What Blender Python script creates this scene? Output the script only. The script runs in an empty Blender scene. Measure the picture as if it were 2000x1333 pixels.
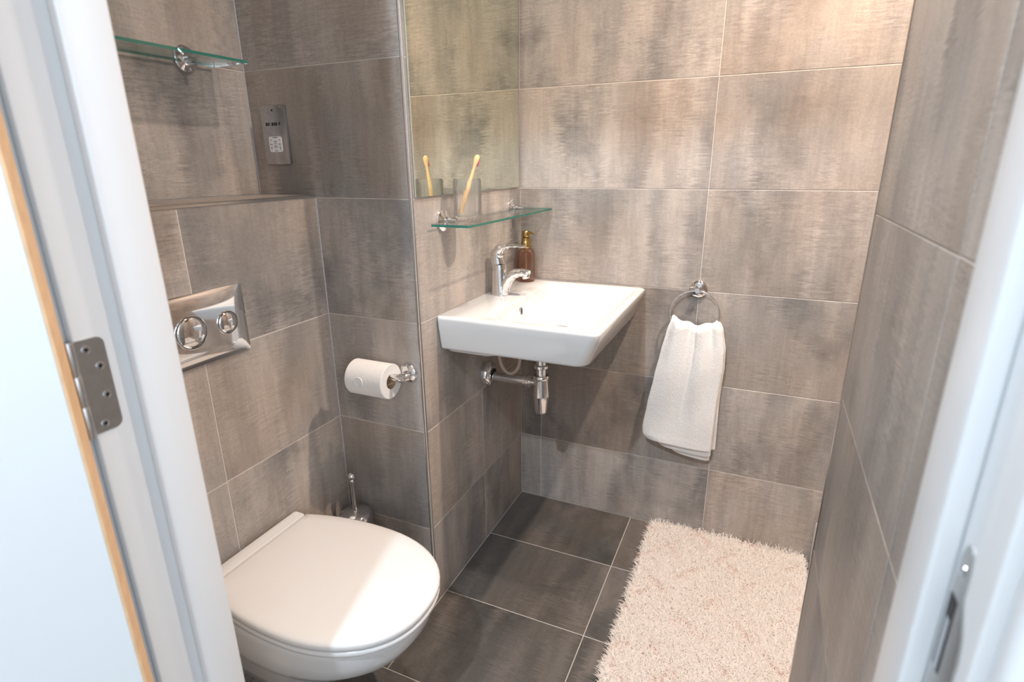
import bpy, bmesh, math, random
from mathutils import Vector, Matrix
import numpy as np
PI = math.pi
rnd = random.Random(7)
sc = bpy.context.scene
COL = sc.collection

# ---------------------------------------------------------------- camera
cam_d = bpy.data.cameras.new('camera'); cam = bpy.data.objects.new('camera', cam_d); COL.objects.link(cam)
cam_d.sensor_width = 36; cam_d.lens = 1086.637 / 2000 * 36
cam_d.clip_start = 0.02
CAM = Vector((0.75905, -1.77269, 1.2438))
pit, yaw, rol = math.radians(17.69836), math.radians(-24.1441), math.radians(-0.57938)
fw = Vector((math.sin(yaw) * math.cos(pit), math.cos(yaw) * math.cos(pit), -math.sin(pit)))
rt = fw.cross(Vector((0, 0, 1))).normalized(); up = rt.cross(fw)
r2 = rt * math.cos(rol) + up * math.sin(rol); u2 = -rt * math.sin(rol) + up * math.cos(rol)
cam.matrix_world = Matrix(((r2.x, u2.x, -fw.x, CAM.x), (r2.y, u2.y, -fw.y, CAM.y), (r2.z, u2.z, -fw.z, CAM.z), (0, 0, 0, 1)))
cam_d.dof.use_dof = True; cam_d.dof.focus_distance = 1.75; cam_d.dof.aperture_fstop = 5.0
sc.camera = cam
sc.view_settings.view_transform = 'Standard'; sc.view_settings.look = 'None'
sc.view_settings.gamma = 1; sc.view_settings.use_curve_mapping = False
sc.view_settings.exposure = 0.36
sc.cycles.max_bounces = 10; sc.cycles.transmission_bounces = 8; sc.cycles.glossy_bounces = 6
sc.cycles.sample_clamp_indirect = 4.0

# ---------------------------------------------------------------- world and lights
w = bpy.data.worlds.new('world'); sc.world = w; w.use_nodes = True
w.node_tree.nodes['Background'].inputs[0].default_value = (0.80, 0.90, 1.0, 1)
w.node_tree.nodes['Background'].inputs[1].default_value = 0.55

def light(name, kind, loc, target, energy, color, **kw):
    d = bpy.data.lights.new(name, kind); d.energy = energy; d.color = color
    for k, v in kw.items(): setattr(d, k, v)
    o = bpy.data.objects.new(name, d); COL.objects.link(o); o.location = loc
    o.rotation_euler = (Vector(target) - Vector(loc)).to_track_quat('-Z', 'Y').to_euler()
    return o
WARM = (1.0, 0.85, 0.73); COOL = (0.76, 0.88, 1.0)
LAMP_A = (0.46, -0.72, 2.36); LAMP_B = (1.02, -0.50, 2.36); LAMP_H = (0.36, -2.2, 2.33)
light('downlight_lamp', 'SPOT', LAMP_A, (0.46, -0.72, 0), 36, WARM, spot_size=math.radians(150), spot_blend=0.9, shadow_soft_size=0.028)
light('shower_lamp', 'SPOT', LAMP_B, (1.02, -0.50, 0), 118, (1.0, 0.81, 0.67), spot_size=math.radians(125), spot_blend=1.0, shadow_soft_size=0.028)
light('hallway_lamp', 'SPOT', LAMP_H, (0.36, -1.2, 0.5), 86, COOL, spot_size=math.radians(160), spot_blend=0.6, shadow_soft_size=0.03)
light('hallway_window_light', 'AREA', (1.85, -2.75, 1.5), (0.15, -1.3, 1.0), 18, COOL, shape='RECTANGLE', size=1.5, size_y=1.3)

# ---------------------------------------------------------------- helpers
def link(o):
    COL.objects.link(o); return o
def mesh_obj(name, me, mat=None, parent=None, loc=None, rot=None):
    o = bpy.data.objects.new(name, me)
    if mat is not None and len(me.materials) == 0: me.materials.append(mat)
    link(o)
    if parent: o.parent = parent
    if loc is not None: o.location = loc
    if rot is not None: o.rotation_euler = rot
    return o
def bm_obj(name, bm, mat=None, parent=None, loc=None, rot=None, smooth=False, angle=None):
    bmesh.ops.recalc_face_normals(bm, faces=bm.faces)
    me = bpy.data.meshes.new(name); bm.to_mesh(me); bm.free()
    if smooth:
        me.polygons.foreach_set('use_smooth', [True] * len(me.polygons))
        if angle: me.set_sharp_from_angle(angle=math.radians(angle))
    return mesh_obj(name, me, mat, parent, loc, rot)
def tag(o, label=None, cat=None, group=None, kind=None):
    if label: o['label'] = label
    if cat: o['category'] = cat
    if group: o['group'] = group
    if kind: o['kind'] = kind
    return o
def thing(name, label, cat, loc=(0, 0, 0), group=None):
    o = link(bpy.data.objects.new(name, None)); o.location = loc; o.empty_display_size = 0.05
    return tag(o, label, cat, group)
def add_box(bm, x0, x1, y0, y1, z0, z1, bev=0, seg=1):
    r = bmesh.ops.create_cube(bm, size=1)
    vs = r['verts']
    for v in vs:
        v.co = Vector((x0 + (v.co.x + .5) * (x1 - x0), y0 + (v.co.y + .5) * (y1 - y0), z0 + (v.co.z + .5) * (z1 - z0)))
    if bev:
        es = list({e for v in vs for e in v.link_edges})
        bmesh.ops.bevel(bm, geom=es, offset=bev, segments=seg, affect='EDGES', profile=0.5)
    return bm
def box(name, b, mat, parent=None, bev=0, seg=1, loc=None, rot=None, smooth=False):
    bm = bmesh.new(); add_box(bm, *b, bev=bev, seg=seg)
    return bm_obj(name, bm, mat, parent, loc, rot, smooth=smooth, angle=35 if smooth else None)
def loft(bm, rings, cap0=True, cap1=True, closed=True):
    vr = [[bm.verts.new(p) for p in r] for r in rings]
    n = len(vr[0])
    for a, b in zip(vr[:-1], vr[1:]):
        for i in range(n if closed else n - 1):
            j = (i + 1) % n
            bm.faces.new((a[i], a[j], b[j], b[i]))
    if cap0 and closed: bm.faces.new(vr[0][::-1])
    if cap1 and closed: bm.faces.new(vr[-1])
    return vr
def ring(c, r, n=32, ax='z', ry=None):
    c = Vector(c); ry = r if ry is None else ry
    out = []
    for i in range(n):
        a = 2 * PI * i / n
        p, q = r * math.cos(a), ry * math.sin(a)
        out.append(c + {'z': Vector((p, q, 0)), 'x': Vector((0, p, q)), 'y': Vector((q, 0, p))}[ax])
    return out
def lathe(bm, prof, c=(0, 0, 0), n=32, ax='z', cap0=True, cap1=True):
    """prof: list of (radius, distance along axis)"""
    d = {'z': Vector((0, 0, 1)), 'x': Vector((1, 0, 0)), 'y': Vector((0, 1, 0))}[ax]
    return loft(bm, [ring(Vector(c) + d * h, max(r, 1e-5), n, ax) for r, h in prof], cap0, cap1)
def tube(bm, pts, r, n=12, cap=True, ry=None, upv=None):
    """sweep a circle (or ellipse) of radius r (number or list) along pts"""
    pts = [Vector(p) for p in pts]; m = len(pts)
    rs = r if isinstance(r, (list, tuple)) else [r] * m
    rys = (ry if isinstance(ry, (list, tuple)) else [ry] * m) if ry is not None else rs
    t0 = (pts[1] - pts[0]).normalized()
    nrm = Vector(upv) if upv else (Vector((0, 0, 1)) if abs(t0.z) < .9 else Vector((1, 0, 0)))
    rings = []
    for i in range(m):
        t = ((pts[min(i + 1, m - 1)] - pts[max(i - 1, 0)])).normalized()
        nrm = (nrm - t * nrm.dot(t)).normalized(); b = t.cross(nrm)
        rings.append([pts[i] + b * (rs[i] * math.cos(2 * PI * k / n)) + nrm * (rys[i] * math.sin(2 * PI * k / n)) for k in range(n)])
    return loft(bm, rings, cap, cap)
def closed_tube(bm, pts, r, n=10, upv=(0, 0, 1)):
    pts = [Vector(p) for p in pts]; m = len(pts); rings = []
    for i in range(m):
        t = (pts[(i + 1) % m] - pts[i - 1]).normalized(); nn = Vector(upv); nn = (nn - t * nn.dot(t)).normalized(); b = t.cross(nn)
        rings.append([pts[i] + b * (r * math.cos(2 * PI * k / n)) + nn * (r * math.sin(2 * PI * k / n)) for k in range(n)])
    loft(bm, rings + [rings[0]], False, False)
    bmesh.ops.remove_doubles(bm, verts=bm.verts, dist=1e-6)
def spline(pts, k=6):
    P = [Vector(p) for p in pts]; P = [P[0] * 2 - P[1]] + P + [P[-1] * 2 - P[-2]]; out = []
    for i in range(1, len(P) - 2):
        for j in range(k):
            t = j / k
            out.append(0.5 * ((2 * P[i]) + (P[i + 1] - P[i - 1]) * t + (2 * P[i - 1] - 5 * P[i] + 4 * P[i + 1] - P[i + 2]) * t * t + (-P[i - 1] + 3 * P[i] - 3 * P[i + 1] + P[i + 2]) * t ** 3))
    out.append(P[-2]); return out
def rrect(x0, x1, y0, y1, z, r, seg=6):
    """rounded rectangle ring; r = radius, or 4 radii (x1y1, x0y1, x0y0, x1y0)"""
    rr = r if isinstance(r, (list, tuple)) else [r] * 4
    out = []
    for (cx, cy, a0, q) in ((x1, y1, 0, rr[0]), (x0, y1, 90, rr[1]), (x0, y0, 180, rr[2]), (x1, y0, 270, rr[3])):
        sx = -1 if cx == x1 else 1; sy = -1 if cy == y1 else 1
        for k in range(seg + 1):
            a = math.radians(a0 + 90 * k / seg)
            out.append(Vector((cx + sx * q + q * math.cos(a), cy + sy * q + q * math.sin(a), z)))
    return out

# ---------------------------------------------------------------- materials
def new_mat(name):
    m = bpy.data.materials.new(name); m.use_nodes = True
    return m, m.node_tree, m.node_tree.nodes['Principled BSDF']
def simple(name, col, rough=.5, metal=0, spec=None, coat=0, trans=0, ior=None, emis=None, noise=None, bump=None, sheen=0):
    m, t, b = new_mat(name)
    b.inputs['Base Color'].default_value = (*col, 1); b.inputs['Roughness'].default_value = rough; b.inputs['Metallic'].default_value = metal
    if spec is not None: b.inputs['Specular IOR Level'].default_value = spec
    if coat: b.inputs['Coat Weight'].default_value = coat; b.inputs['Coat Roughness'].default_value = .04
    if trans: b.inputs['Transmission Weight'].default_value = trans
    if ior: b.inputs['IOR'].default_value = ior
    if sheen: b.inputs['Sheen Weight'].default_value = sheen
    if emis: b.inputs['Emission Color'].default_value = (*emis[0], 1); b.inputs['Emission Strength'].default_value = emis[1]
    N = t.nodes; tc = N.new('ShaderNodeTexCoord')
    if noise:   # (scale, amount) small colour variation
        n = N.new('ShaderNodeTexNoise'); n.inputs['Scale'].default_value = noise[0]; n.inputs['Detail'].default_value = 4
        t.links.new(tc.outputs['Object'], n.inputs['Vector'])
        mx = N.new('ShaderNodeMix'); mx.data_type = 'RGBA'
        mx.inputs['A'].default_value = (*[c * (1 - noise[1]) for c in col], 1); mx.inputs['B'].default_value = (*[min(1, c * (1 + noise[1])) for c in col], 1)
        t.links.new(n.outputs['Fac'], mx.inputs['Factor']); t.links.new(mx.outputs['Result'], b.inputs['Base Color'])
    if bump:    # (scale, strength)
        n = N.new('ShaderNodeTexNoise'); n.inputs['Scale'].default_value = bump[0]; n.inputs['Detail'].default_value = 3
        t.links.new(tc.outputs['Object'], n.inputs['Vector'])
        bp = N.new('ShaderNodeBump'); bp.inputs['Strength'].default_value = bump[1]; bp.inputs['Distance'].default_value = .002
        t.links.new(n.outputs['Fac'], bp.inputs['Height']); t.links.new(bp.outputs['Normal'], b.inputs['Normal'])
    return m

def tile_mat(name, light_c, mid_c, dark_c, gain=1.0, rough=.42):
    m, t, b = new_mat(name); N = t.nodes; L = t.links
    tc = N.new('ShaderNodeTexCoord'); oi = N.new('ShaderNodeObjectInfo')
    comb = N.new('ShaderNodeCombineXYZ')
    def mul(src, k):
        q = N.new('ShaderNodeMath'); q.operation = 'MULTIPLY'; L.new(src, q.inputs[0]); q.inputs[1].default_value = k; return q.outputs[0]
    L.new(mul(oi.outputs['Random'], 37.1), comb.inputs[0]); L.new(mul(oi.outputs['Random'], 91.7), comb.inputs[1]); L.new(mul(oi.outputs['Random'], 53.3), comb.inputs[2])
    add = N.new('ShaderNodeVectorMath'); add.operation = 'ADD'; L.new(tc.outputs['Object'], add.inputs[0]); L.new(comb.outputs[0], add.inputs[1])
    def noise(sx, sy, detail, rough_=.55, dist=0., src=None):
        mp = N.new('ShaderNodeMapping'); mp.inputs['Scale'].default_value = (sx, sy, 1); L.new(src or add.outputs[0], mp.inputs['Vector'])
        n = N.new('ShaderNodeTexNoise'); n.inputs['Scale'].default_value = 1; n.inputs['Detail'].default_value = detail
        n.inputs['Roughness'].default_value = rough_; n.inputs['Distortion'].default_value = dist
        L.new(mp.outputs[0], n.inputs['Vector']); return n.outputs['Fac']
    def remap(src, a, c):
        q = N.new('ShaderNodeMapRange'); q.inputs['From Min'].default_value = a; q.inputs['From Max'].default_value = c
        q.interpolation_type = 'SMOOTHSTEP'; L.new(src, q.inputs['Value']); return q.outputs['Result']
    def mix(f, A, B, mode='MIX'):
        q = N.new('ShaderNodeMix'); q.data_type = 'RGBA'; q.blend_type = mode
        for s, k in ((f, 'Factor'), (A, 'A'), (B, 'B')):
            if isinstance(s, (int, float)): q.inputs[k].default_value = s
            elif isinstance(s, tuple): q.inputs[k].default_value = (*s, 1)
            else: L.new(s, q.inputs[k])
        return q.outputs['Result']
    # stain edges feathered sideways along the brush strokes
    fe = noise(5, 190, 4, .7); sub = N.new('ShaderNodeMath'); sub.operation = 'SUBTRACT'; L.new(fe, sub.inputs[0]); sub.inputs[1].default_value = .5
    cx = N.new('ShaderNodeCombineXYZ'); L.new(mul(sub.outputs[0], .085), cx.inputs[0])
    ad2 = N.new('ShaderNodeVectorMath'); ad2.operation = 'ADD'; L.new(add.outputs[0], ad2.inputs[0]); L.new(cx.outputs[0], ad2.inputs[1]); F = ad2.outputs[0]
    bands = remap(noise(13, 1.4, 5, .62, .15, F), .36, .64)           # soft bands running up the tile
    blot = remap(noise(5.5, 2.6, 6, .62, .2, F), .44, .70)           # cloudy patches
    tint = remap(noise(3.1, 2.1, 2), .38, .66)
    tint2 = remap(noise(2.3, 2.9, 2), .45, .70)
    streak = noise(55, 6, 5, .7, .6)                               # fine upright streaks
    scratch = noise(22, 210, 5, .8, .25)                           # fine level brush strokes
    where = remap(noise(5, 6, 4, .6, .5), .40, .66)                # the strokes come and go
    grain = noise(230, 260, 3, .7)
    c = mix(bands, light_c, mid_c)
    c = mix(mul(blot, .8), c, dark_c)
    c = mix(mul(tint, .40), c, (mid_c[0] * 1.20, mid_c[1] * 1.0, mid_c[2] * .82))
    c = mix(mul(tint2, .35), c, (mid_c[0] * .80, mid_c[1] * .90, mid_c[2] * .98))
    g = remap(streak, .3, .7); c = mix(.16, c, mix(g, (.25, .25, .25), (.75, .75, .75)), 'OVERLAY')
    g2 = remap(scratch, .36, .64); c = mix(mul(where, .34), c, mix(g2, (.22, .22, .22), (.76, .76, .76)), 'OVERLAY')
    g3 = remap(grain, .3, .7); c = mix(.16, c, mix(g3, (.25, .25, .25), (.75, .75, .75)), 'OVERLAY')
    # each tile a shade of its own
    hv = N.new('ShaderNodeHueSaturation'); L.new(c, hv.inputs['Color'])
    q = N.new('ShaderNodeMapRange'); L.new(oi.outputs['Random'], q.inputs['Value']); q.inputs['To Min'].default_value = .92 * gain; q.inputs['To Max'].default_value = 1.08 * gain
    L.new(q.outputs['Result'], hv.inputs['Value'])
    L.new(hv.outputs['Color'], b.inputs['Base Color'])
    rr = N.new('ShaderNodeMapRange'); L.new(scratch, rr.inputs['Value']); rr.inputs['To Min'].default_value = rough - .08; rr.inputs['To Max'].default_value = rough + .12
    L.new(rr.outputs['Result'], b.inputs['Roughness'])
    bp = N.new('ShaderNodeBump'); bp.inputs['Strength'].default_value = .12; bp.inputs['Distance'].default_value = .001
    L.new(scratch, bp.inputs['Height']); L.new(bp.outputs['Normal'], b.inputs['Normal'])
    return m
M = {}
M['tile'] = tile_mat('wall_tile', (.455, .405, .368), (.310, .282, .262), (.125, .125, .127))
M['floor_tile'] = tile_mat('floor_tile', (.165, .146, .132), (.092, .084, .077), (.030, .034, .036), rough=.34)
M['grout'] = simple('wall_grout', (.58, .53, .49), .85, noise=(60, .12))
M['floor_grout'] = simple('floor_grout', (.50, .46, .42), .85, noise=(60, .1))
M['trim'] = simple('steel_tile_trim', (.62, .60, .57), .22, 1)
M['white_paint'] = simple('white_gloss_paint', (.71, .72, .73), .32, noise=(3, .02), bump=(9, .05))
M['plaster'] = simple('white_plaster', (.78, .78, .77), .8, noise=(5, .03), bump=(60, .1))
M['ceramic'] = simple('white_ceramic', (.66, .66, .66), .10, spec=.5, noise=(4, .01))
M['plastic'] = simple('white_seat_plastic', (.72, .715, .71), .14, spec=.5, noise=(4, .01))
M['chrome'] = simple('polished_chrome', (.80, .80, .81), .06, 1, noise=(8, .02))
M['brushed'] = simple('brushed_steel', (.55, .54, .53), .34, 1, noise=(90, .15))
M['screw'] = simple('screw_steel', (.55, .55, .57), .22, 1, noise=(40, .1))
M['black'] = simple('black_recess', (.012, .012, .013), .5, noise=(30, .1))
M['wood'] = simple('raw_door_timber', (.70, .46, .26), .6, noise=(55, .22), bump=(80, .2))
M['hall_floor'] = simple('hall_carpet', (.30, .28, .26), .95, noise=(150, .2), bump=(200, .5))
M['paper'] = simple('tissue_paper', (.76, .755, .75), .9, noise=(40, .02), bump=(180, .35))
M['card'] = simple('cardboard_core', (.50, .36, .23), .85, noise=(60, .1))
M['gold'] = simple('brushed_gold', (.48, .33, .12), .22, 1, noise=(50, .1))
M['bamboo'] = simple('bamboo', (.80, .52, .25), .5, noise=(30, .12))
M['pink'] = simple('pink_bristles', (.70, .07, .28), .6, noise=(200, .3))
M['hose'] = simple('clear_hose', (.80, .68, .58), .25, trans=.45, ior=1.4, noise=(20, .05))
M['lamp_glow'] = simple('lamp_glow', (1, 1, 1), .5, emis=((1, .82, .62), 12))
M['lamp_glow_cool'] = simple('cool_lamp_glow', (1, 1, 1), .5, emis=((.88, .94, 1), 12))
M['towel'] = simple('white_terry', (.80, .79, .78), .95, noise=(40, .02), bump=(420, .6), sheen=.3)

def glass_mat(name, col, rough=0.0, ior=1.45, density=None):
    m, t, b = new_mat(name)
    b.inputs['Base Color'].default_value = (*col, 1); b.inputs['Transmission Weight'].default_value = 1
    b.inputs['Roughness'].default_value = rough; b.inputs['IOR'].default_value = ior
    if density:
        v = t.nodes.new('ShaderNodeVolumeAbsorption'); v.inputs['Color'].default_value = (*density[0], 1); v.inputs['Density'].default_value = density[1]
        t.links.new(v.outputs[0], t.nodes['Material Output'].inputs['Volume'])
    return m
def thin_glass(name, tint, ior=1.5, body=None, bodyf=0, refr=0, refcol=None, maxf=1.0):
    """thin pane: clear transmission, Fresnel reflection, an optional share of body colour or refraction"""
    m, t, b = new_mat(name); N = t.nodes; L = t.links; N.remove(b)
    tr = N.new('ShaderNodeBsdfTransparent'); tr.inputs[0].default_value = (*tint, 1)
    gl = N.new('ShaderNodeBsdfGlossy'); gl.inputs['Roughness'].default_value = .02
    fr_ = N.new('ShaderNodeFresnel'); fr_.inputs[0].default_value = ior
    base = tr.outputs[0]
    if body:
        df = N.new('ShaderNodeBsdfDiffuse'); df.inputs[0].default_value = (*body, 1)
        m1 = N.new('ShaderNodeMixShader'); m1.inputs[0].default_value = bodyf; L.new(base, m1.inputs[1]); L.new(df.outputs[0], m1.inputs[2]); base = m1.outputs[0]
    if refr:
        rf = N.new('ShaderNodeBsdfRefraction'); rf.inputs['IOR'].default_value = 1.12; rf.inputs[0].default_value = (*(refcol or tint), 1); rf.inputs['Roughness'].default_value = 0
        m2 = N.new('ShaderNodeMixShader'); m2.inputs[0].default_value = refr; L.new(base, m2.inputs[1]); L.new(rf.outputs[0], m2.inputs[2]); base = m2.outputs[0]
    cap = N.new('ShaderNodeMath'); cap.operation = 'MINIMUM'; L.new(fr_.outputs[0], cap.inputs[0]); cap.inputs[1].default_value = maxf
    mx = N.new('ShaderNodeMixShader'); L.new(cap.outputs[0], mx.inputs[0]); L.new(base, mx.inputs[1]); L.new(gl.outputs[0], mx.inputs[2])
    L.new(mx.outputs[0], N['Material Output'].inputs['Surface']); return m
M['shelf_glass'] = thin_glass('shelf_glass', (.975, .995, .985), maxf=.5)
M['glass_edge'] = thin_glass('shelf_glass_edge', (.08, .30, .25), body=(.05, .24, .19), bodyf=.6)
M['clear_glass'] = thin_glass('clear_glass', (.975, .98, .98), 1.32, body=(.95, .94, .90), bodyf=.05, refr=.45, maxf=.45)
M['brown_glass'] = thin_glass('amber_pink_glass', (.90, .79, .73), 1.45, body=(.45, .25, .18), bodyf=.05, maxf=.35)
M['mirror'] = simple('mirror_silver', (.74, .76, .65), .0, 1)
M['mirror_edge'] = simple('mirror_edge_glass', (.36, .38, .32), .15, noise=(30, .1))

# rug yarn: cream with pinkish tufts along a diamond lattice
def rug_mat():
    m, t, b = new_mat('cream_shag'); N = t.nodes; L = t.links
    at = N.new('ShaderNodeAttribute'); at.attribute_name = 'tuft'
    mx = N.new('ShaderNodeMix'); mx.data_type = 'RGBA'; mx.inputs['A'].default_value = (.97, .93, .89, 1); mx.inputs['B'].default_value = (.80, .46, .34, 1)
    L.new(at.outputs['Fac'], mx.inputs['Factor']); L.new(mx.outputs['Result'], b.inputs['Base Color'])
    b.inputs['Roughness'].default_value = .95
    tl = N.new('ShaderNodeBsdfTranslucent'); L.new(mx.outputs['Result'], tl.inputs[0])
    ms = N.new('ShaderNodeMixShader'); ms.inputs[0].default_value = .5; L.new(b.outputs[0], ms.inputs[1]); L.new(tl.outputs[0], ms.inputs[2])
    L.new(ms.outputs[0], N['Material Output'].inputs['Surface'])
    return m
M['rug'] = rug_mat()
M['rug_back'] = simple('rug_canvas', (.90, .86, .82), .95, noise=(60, .1), bump=(300, .4))

# ---------------------------------------------------------------- room constants
H = 0.303; A0 = 0.25715; G = 0.0022
LV = [A0 + H * k for k in range(-1, 8)]          # joint levels; LV[0] below floor
CEIL = 2.40
YN = -0.645; XB = -0.289; XR = -0.475; XW = 0.9123; YE = -0.7548; YD = -1.373; YH = -1.47; TOPB = 1.1725
XE = 1.80

# ---------------------------------------------------------------- structure
def backing(name, b, mat='grout'):
    o = box(name, b, M[mat]); return tag(o, kind='structure')
tile_cache = {}
def tile(parent, axis, plane, a0, a1, b0, b1, mat='tile', th=.008):
    """tile front face on plane; axis 'y-': faces -y, spans x=a, z=b; 'x+': faces +x, spans y, z; 'z+': spans x,y"""
    w_, h_ = a1 - a0 - 2 * G * .5, b1 - b0 - 2 * G * .5
    key = (round(w_, 4), round(h_, 4), mat)
    if key not in tile_cache:
        bm = bmesh.new(); add_box(bm, -w_ / 2, w_ / 2, -h_ / 2, h_ / 2, -th, 0)
        top = [e for e in bm.edges if all(v.co.z > -1e-6 for v in e.verts)]
        bmesh.ops.bevel(bm, geom=top, offset=.0009, segments=1, affect='EDGES')
        bmesh.ops.recalc_face_normals(bm, faces=bm.faces)
        me = bpy.data.meshes.new('tile'); bm.to_mesh(me); bm.free(); me.materials.append(M[mat]); tile_cache[key] = me
    ca, cb = (a0 + a1) / 2, (b0 + b1) / 2
    o = bpy.data.objects.new('tile', tile_cache[key]); link(o); o.parent = parent
    j = rnd.uniform(-.0002, .0002)
    if axis == 'y-': o.matrix_local = Matrix.Translation((ca, plane + j, cb)) @ Matrix.Rotation(PI / 2, 4, 'X')
    elif axis == 'x+': o.matrix_local = Matrix.Translation((plane + j, ca, cb)) @ Matrix(((0, 0, 1, 0), (1, 0, 0, 0), (0, 1, 0, 0), (0, 0, 0, 1)))
    elif axis == 'x-': o.matrix_local = Matrix.Translation((plane + j, ca, cb)) @ Matrix(((0, 0, -1, 0), (-1, 0, 0, 0), (0, 1, 0, 0), (0, 0, 0, 1)))
    elif axis == 'y+': o.matrix_local = Matrix.Translation((ca, plane + j, cb)) @ Matrix(((-1, 0, 0, 0), (0, 0, 1, 0), (0, 1, 0, 0), (0, 0, 0, 1)))
    else: o.matrix_local = Matrix.Translation((ca, cb, plane + j))
    return o
def rows(parent, axis, plane, cuts_for, z0=0.0, z1=CEIL, levels=LV):
    lv = [z0] + [z for z in levels if z0 + .02 < z < z1 - .02] + [z1]
    for a, b in zip(lv[:-1], lv[1:]):
        c = cuts_for((a + b) / 2)
        for p, q in zip(c[:-1], c[1:]): tile(parent, axis, plane, p, q, a, b)
R_ = .0010  # joint depth
wb = backing('wall_back', (-.10, XE + .1, R_, .12, 0, CEIL))
rows(wb, 'y-', 0, lambda z: [0, .0810, .6843, 1.2876, XE] if z < LV[2] else [0, .5997, 1.2027, XE])
wl = backing('wall_left', (-.10, -R_, YN + R_, 0, 0, CEIL))
rows(wl, 'x+', 0, lambda z: [YN, -.3146, 0] if z < LV[2] else [YN, 0])
wn = backing('wall_niche', (XR - .12, -.10, YN + R_, YN + .10, 0, CEIL))
bk = box('wall_niche_return', (-.10, -.0005, YN + R_ * .98, YN + .03, 0, CEIL), M['grout'], wn)
bk.name = 'grout_bed'
rows(wn, 'y-', YN, lambda z: [XB, 0] if z < LV[4] else [XR, 0], 0, CEIL)
wc = backing('wall_cistern', (XR, XB - R_, YD, YN, 0, TOPB - .002))
rows(wc, 'x+', XB, lambda z: [YD, -1.0249, YN], 0, LV[4])
for p, q in ((YD, -1.0249), (-1.0249, YN)): tile(wc, 'z+', TOPB, XR, XB - .004, p, q)
wr = backing('wall_rear', (XR - .12, XR - R_, YD, YN, TOPB, CEIL))
rows(wr, 'x+', XR, lambda z: [YD, -1.0249, YN] if abs(z - 1.32) < .1 else [YD, -1.0249 - .2, YN], TOPB, CEIL)
wg = backing('wall_right', (XW + R_, XW + .10, YD, YE, 0, CEIL))
rows(wg, 'x-', XW, lambda z: [YD, -1.1916, YE])
rows(wg, 'y+', YE + R_, lambda z: [XW, XW + .098])
wa = backing('wall_alcove_end', (XE + R_, XE + .1, YE - .1, 0, 0, CEIL))
rows(wa, 'x-', XE, lambda z: [YE, -.2, 0])
wf = backing('wall_alcove_front', (XW + .10, XE + .1, YE - .1, YE - R_, 0, CEIL))
rows(wf, 'y+', YE, lambda z: [XW + .1, XW + .7, XE])
fl = backing('floor', (XR - .12, XE + .1, YH, .12, -.08, -R_), 'floor_grout')
yj = [0] + [-.2836 - H * k for k in range(4)] + [YD + .001]
for y1, y0 in zip(yj[:-1], yj[1:]):
    for x0, x1 in ((XB, -.1684), (-.1684, .4346), (.4346, 1.0376)):
        if y1 > YN - .05 and x0 < 0: x0 = 0
        if x1 <= 0 or x1 - x0 < .01: continue
        if y0 < YN - .01 and x0 == 0 and y1 > YN:      # straddling row: keep only main part
            pass
        x1b = min(x1, XW) if y0 < YE - .1 else x1
        tile(fl, 'z+', 0, x0, x1b, y0, y1, 'floor_tile')
# strip of tile left of the basin wall line in the row that straddles the corner
tile(fl, 'z+', 0, XB, -.1684, -.8896, YN, 'floor_tile'); tile(fl, 'z+', 0, -.1684, 0, -.8896, YN, 'floor_tile')
tag(box('ceiling', (XR - .12, XE + .1, YD, .12, CEIL, CEIL + .08), M['plaster']), kind='structure')
# hall
tag(box('floor_hall', (-1.6, 2.6, -3.1, YH, -.08, 0), M['hall_floor']), kind='structure')
tag(box('ceiling_hall', (-1.6, 2.6, -3.1, YD, CEIL, CEIL + .08), M['plaster']), kind='structure')
tag(box('wall_hall_far', (-1.6, 2.6, -3.2, -3.1, 0, CEIL), M['plaster']), kind='structure')
JL, JR, HEAD = .145, .885, 1.99
bm = bmesh.new()
add_box(bm, -1.6, JL - .03, YH, YD, 0, CEIL); add_box(bm, JR + .03, 2.6, YH, YD, 0, CEIL); add_box(bm, JL - .03, JR + .03, YH, YD, HEAD + .03, CEIL)
tag(bm_obj('wall_front', bm, M['plaster']), kind='structure')

# metal tile trims
def trim(n, b, bev=.0015):
    return tag(box('trim_%d' % n, b, M['trim'], bev=bev), kind='structure')
trim(1, (-.012, .0018, YN - .0018, YN + .0105, 0, CEIL), .006)
trim(2, (XB - .010, XB + .0014, YD, YN, LV[4] - .0005, TOPB + .0015))
trim(3, (XW - .0012, XW + .010, YE - .006, YE + .0012, 0, CEIL))
tag(box('trim_4', (XB - .0005, XB + .002, YN - .002, YN, 0, LV[4]), simple('pale_sealant', (.50, .51, .54), .5, noise=(30, .05))), kind='structure')
tag(box('trim_5', (XR, XR + .002, YN - .002, YN, TOPB, CEIL), bpy.data.materials['pale_sealant']), kind='structure')

# ---------------------------------------------------------------- door frame, door
fr = tag(link(bpy.data.objects.new('trim_6', None)), kind='structure')
def fpart(name, b, bev=.002, par=None): return box(name, b, M['white_paint'], par or fr, bev=bev, seg=3, smooth=True)
fpart('jamb', (JL - .03, JL, YH, YD, 0, HEAD)); fpart('jamb', (JR, JR + .027, YH, YD, 0, HEAD)); fpart('head', (JL - .03, JR + .03, YH, YD, HEAD, HEAD + .03))
fpart('stop', (JL, JL + .013, -1.422, YD, 0, HEAD), .003); fpart('stop', (JR - .013, JR, -1.422, YD, 0, HEAD), .003); fpart('stop', (JL, JR, -1.422, YD, HEAD - .013, HEAD), .003)
for x0, x1, z0, z1 in ((JL - .076, JL - .006, 0, HEAD + .07), (JR + .006, JR + .076, 0, HEAD + .07), (JL - .076, JR + .076, HEAD + .006, HEAD + .076)):
    fpart('architrave', (x0, x1, YH - .016, YH, z0, z1), .005)

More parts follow.
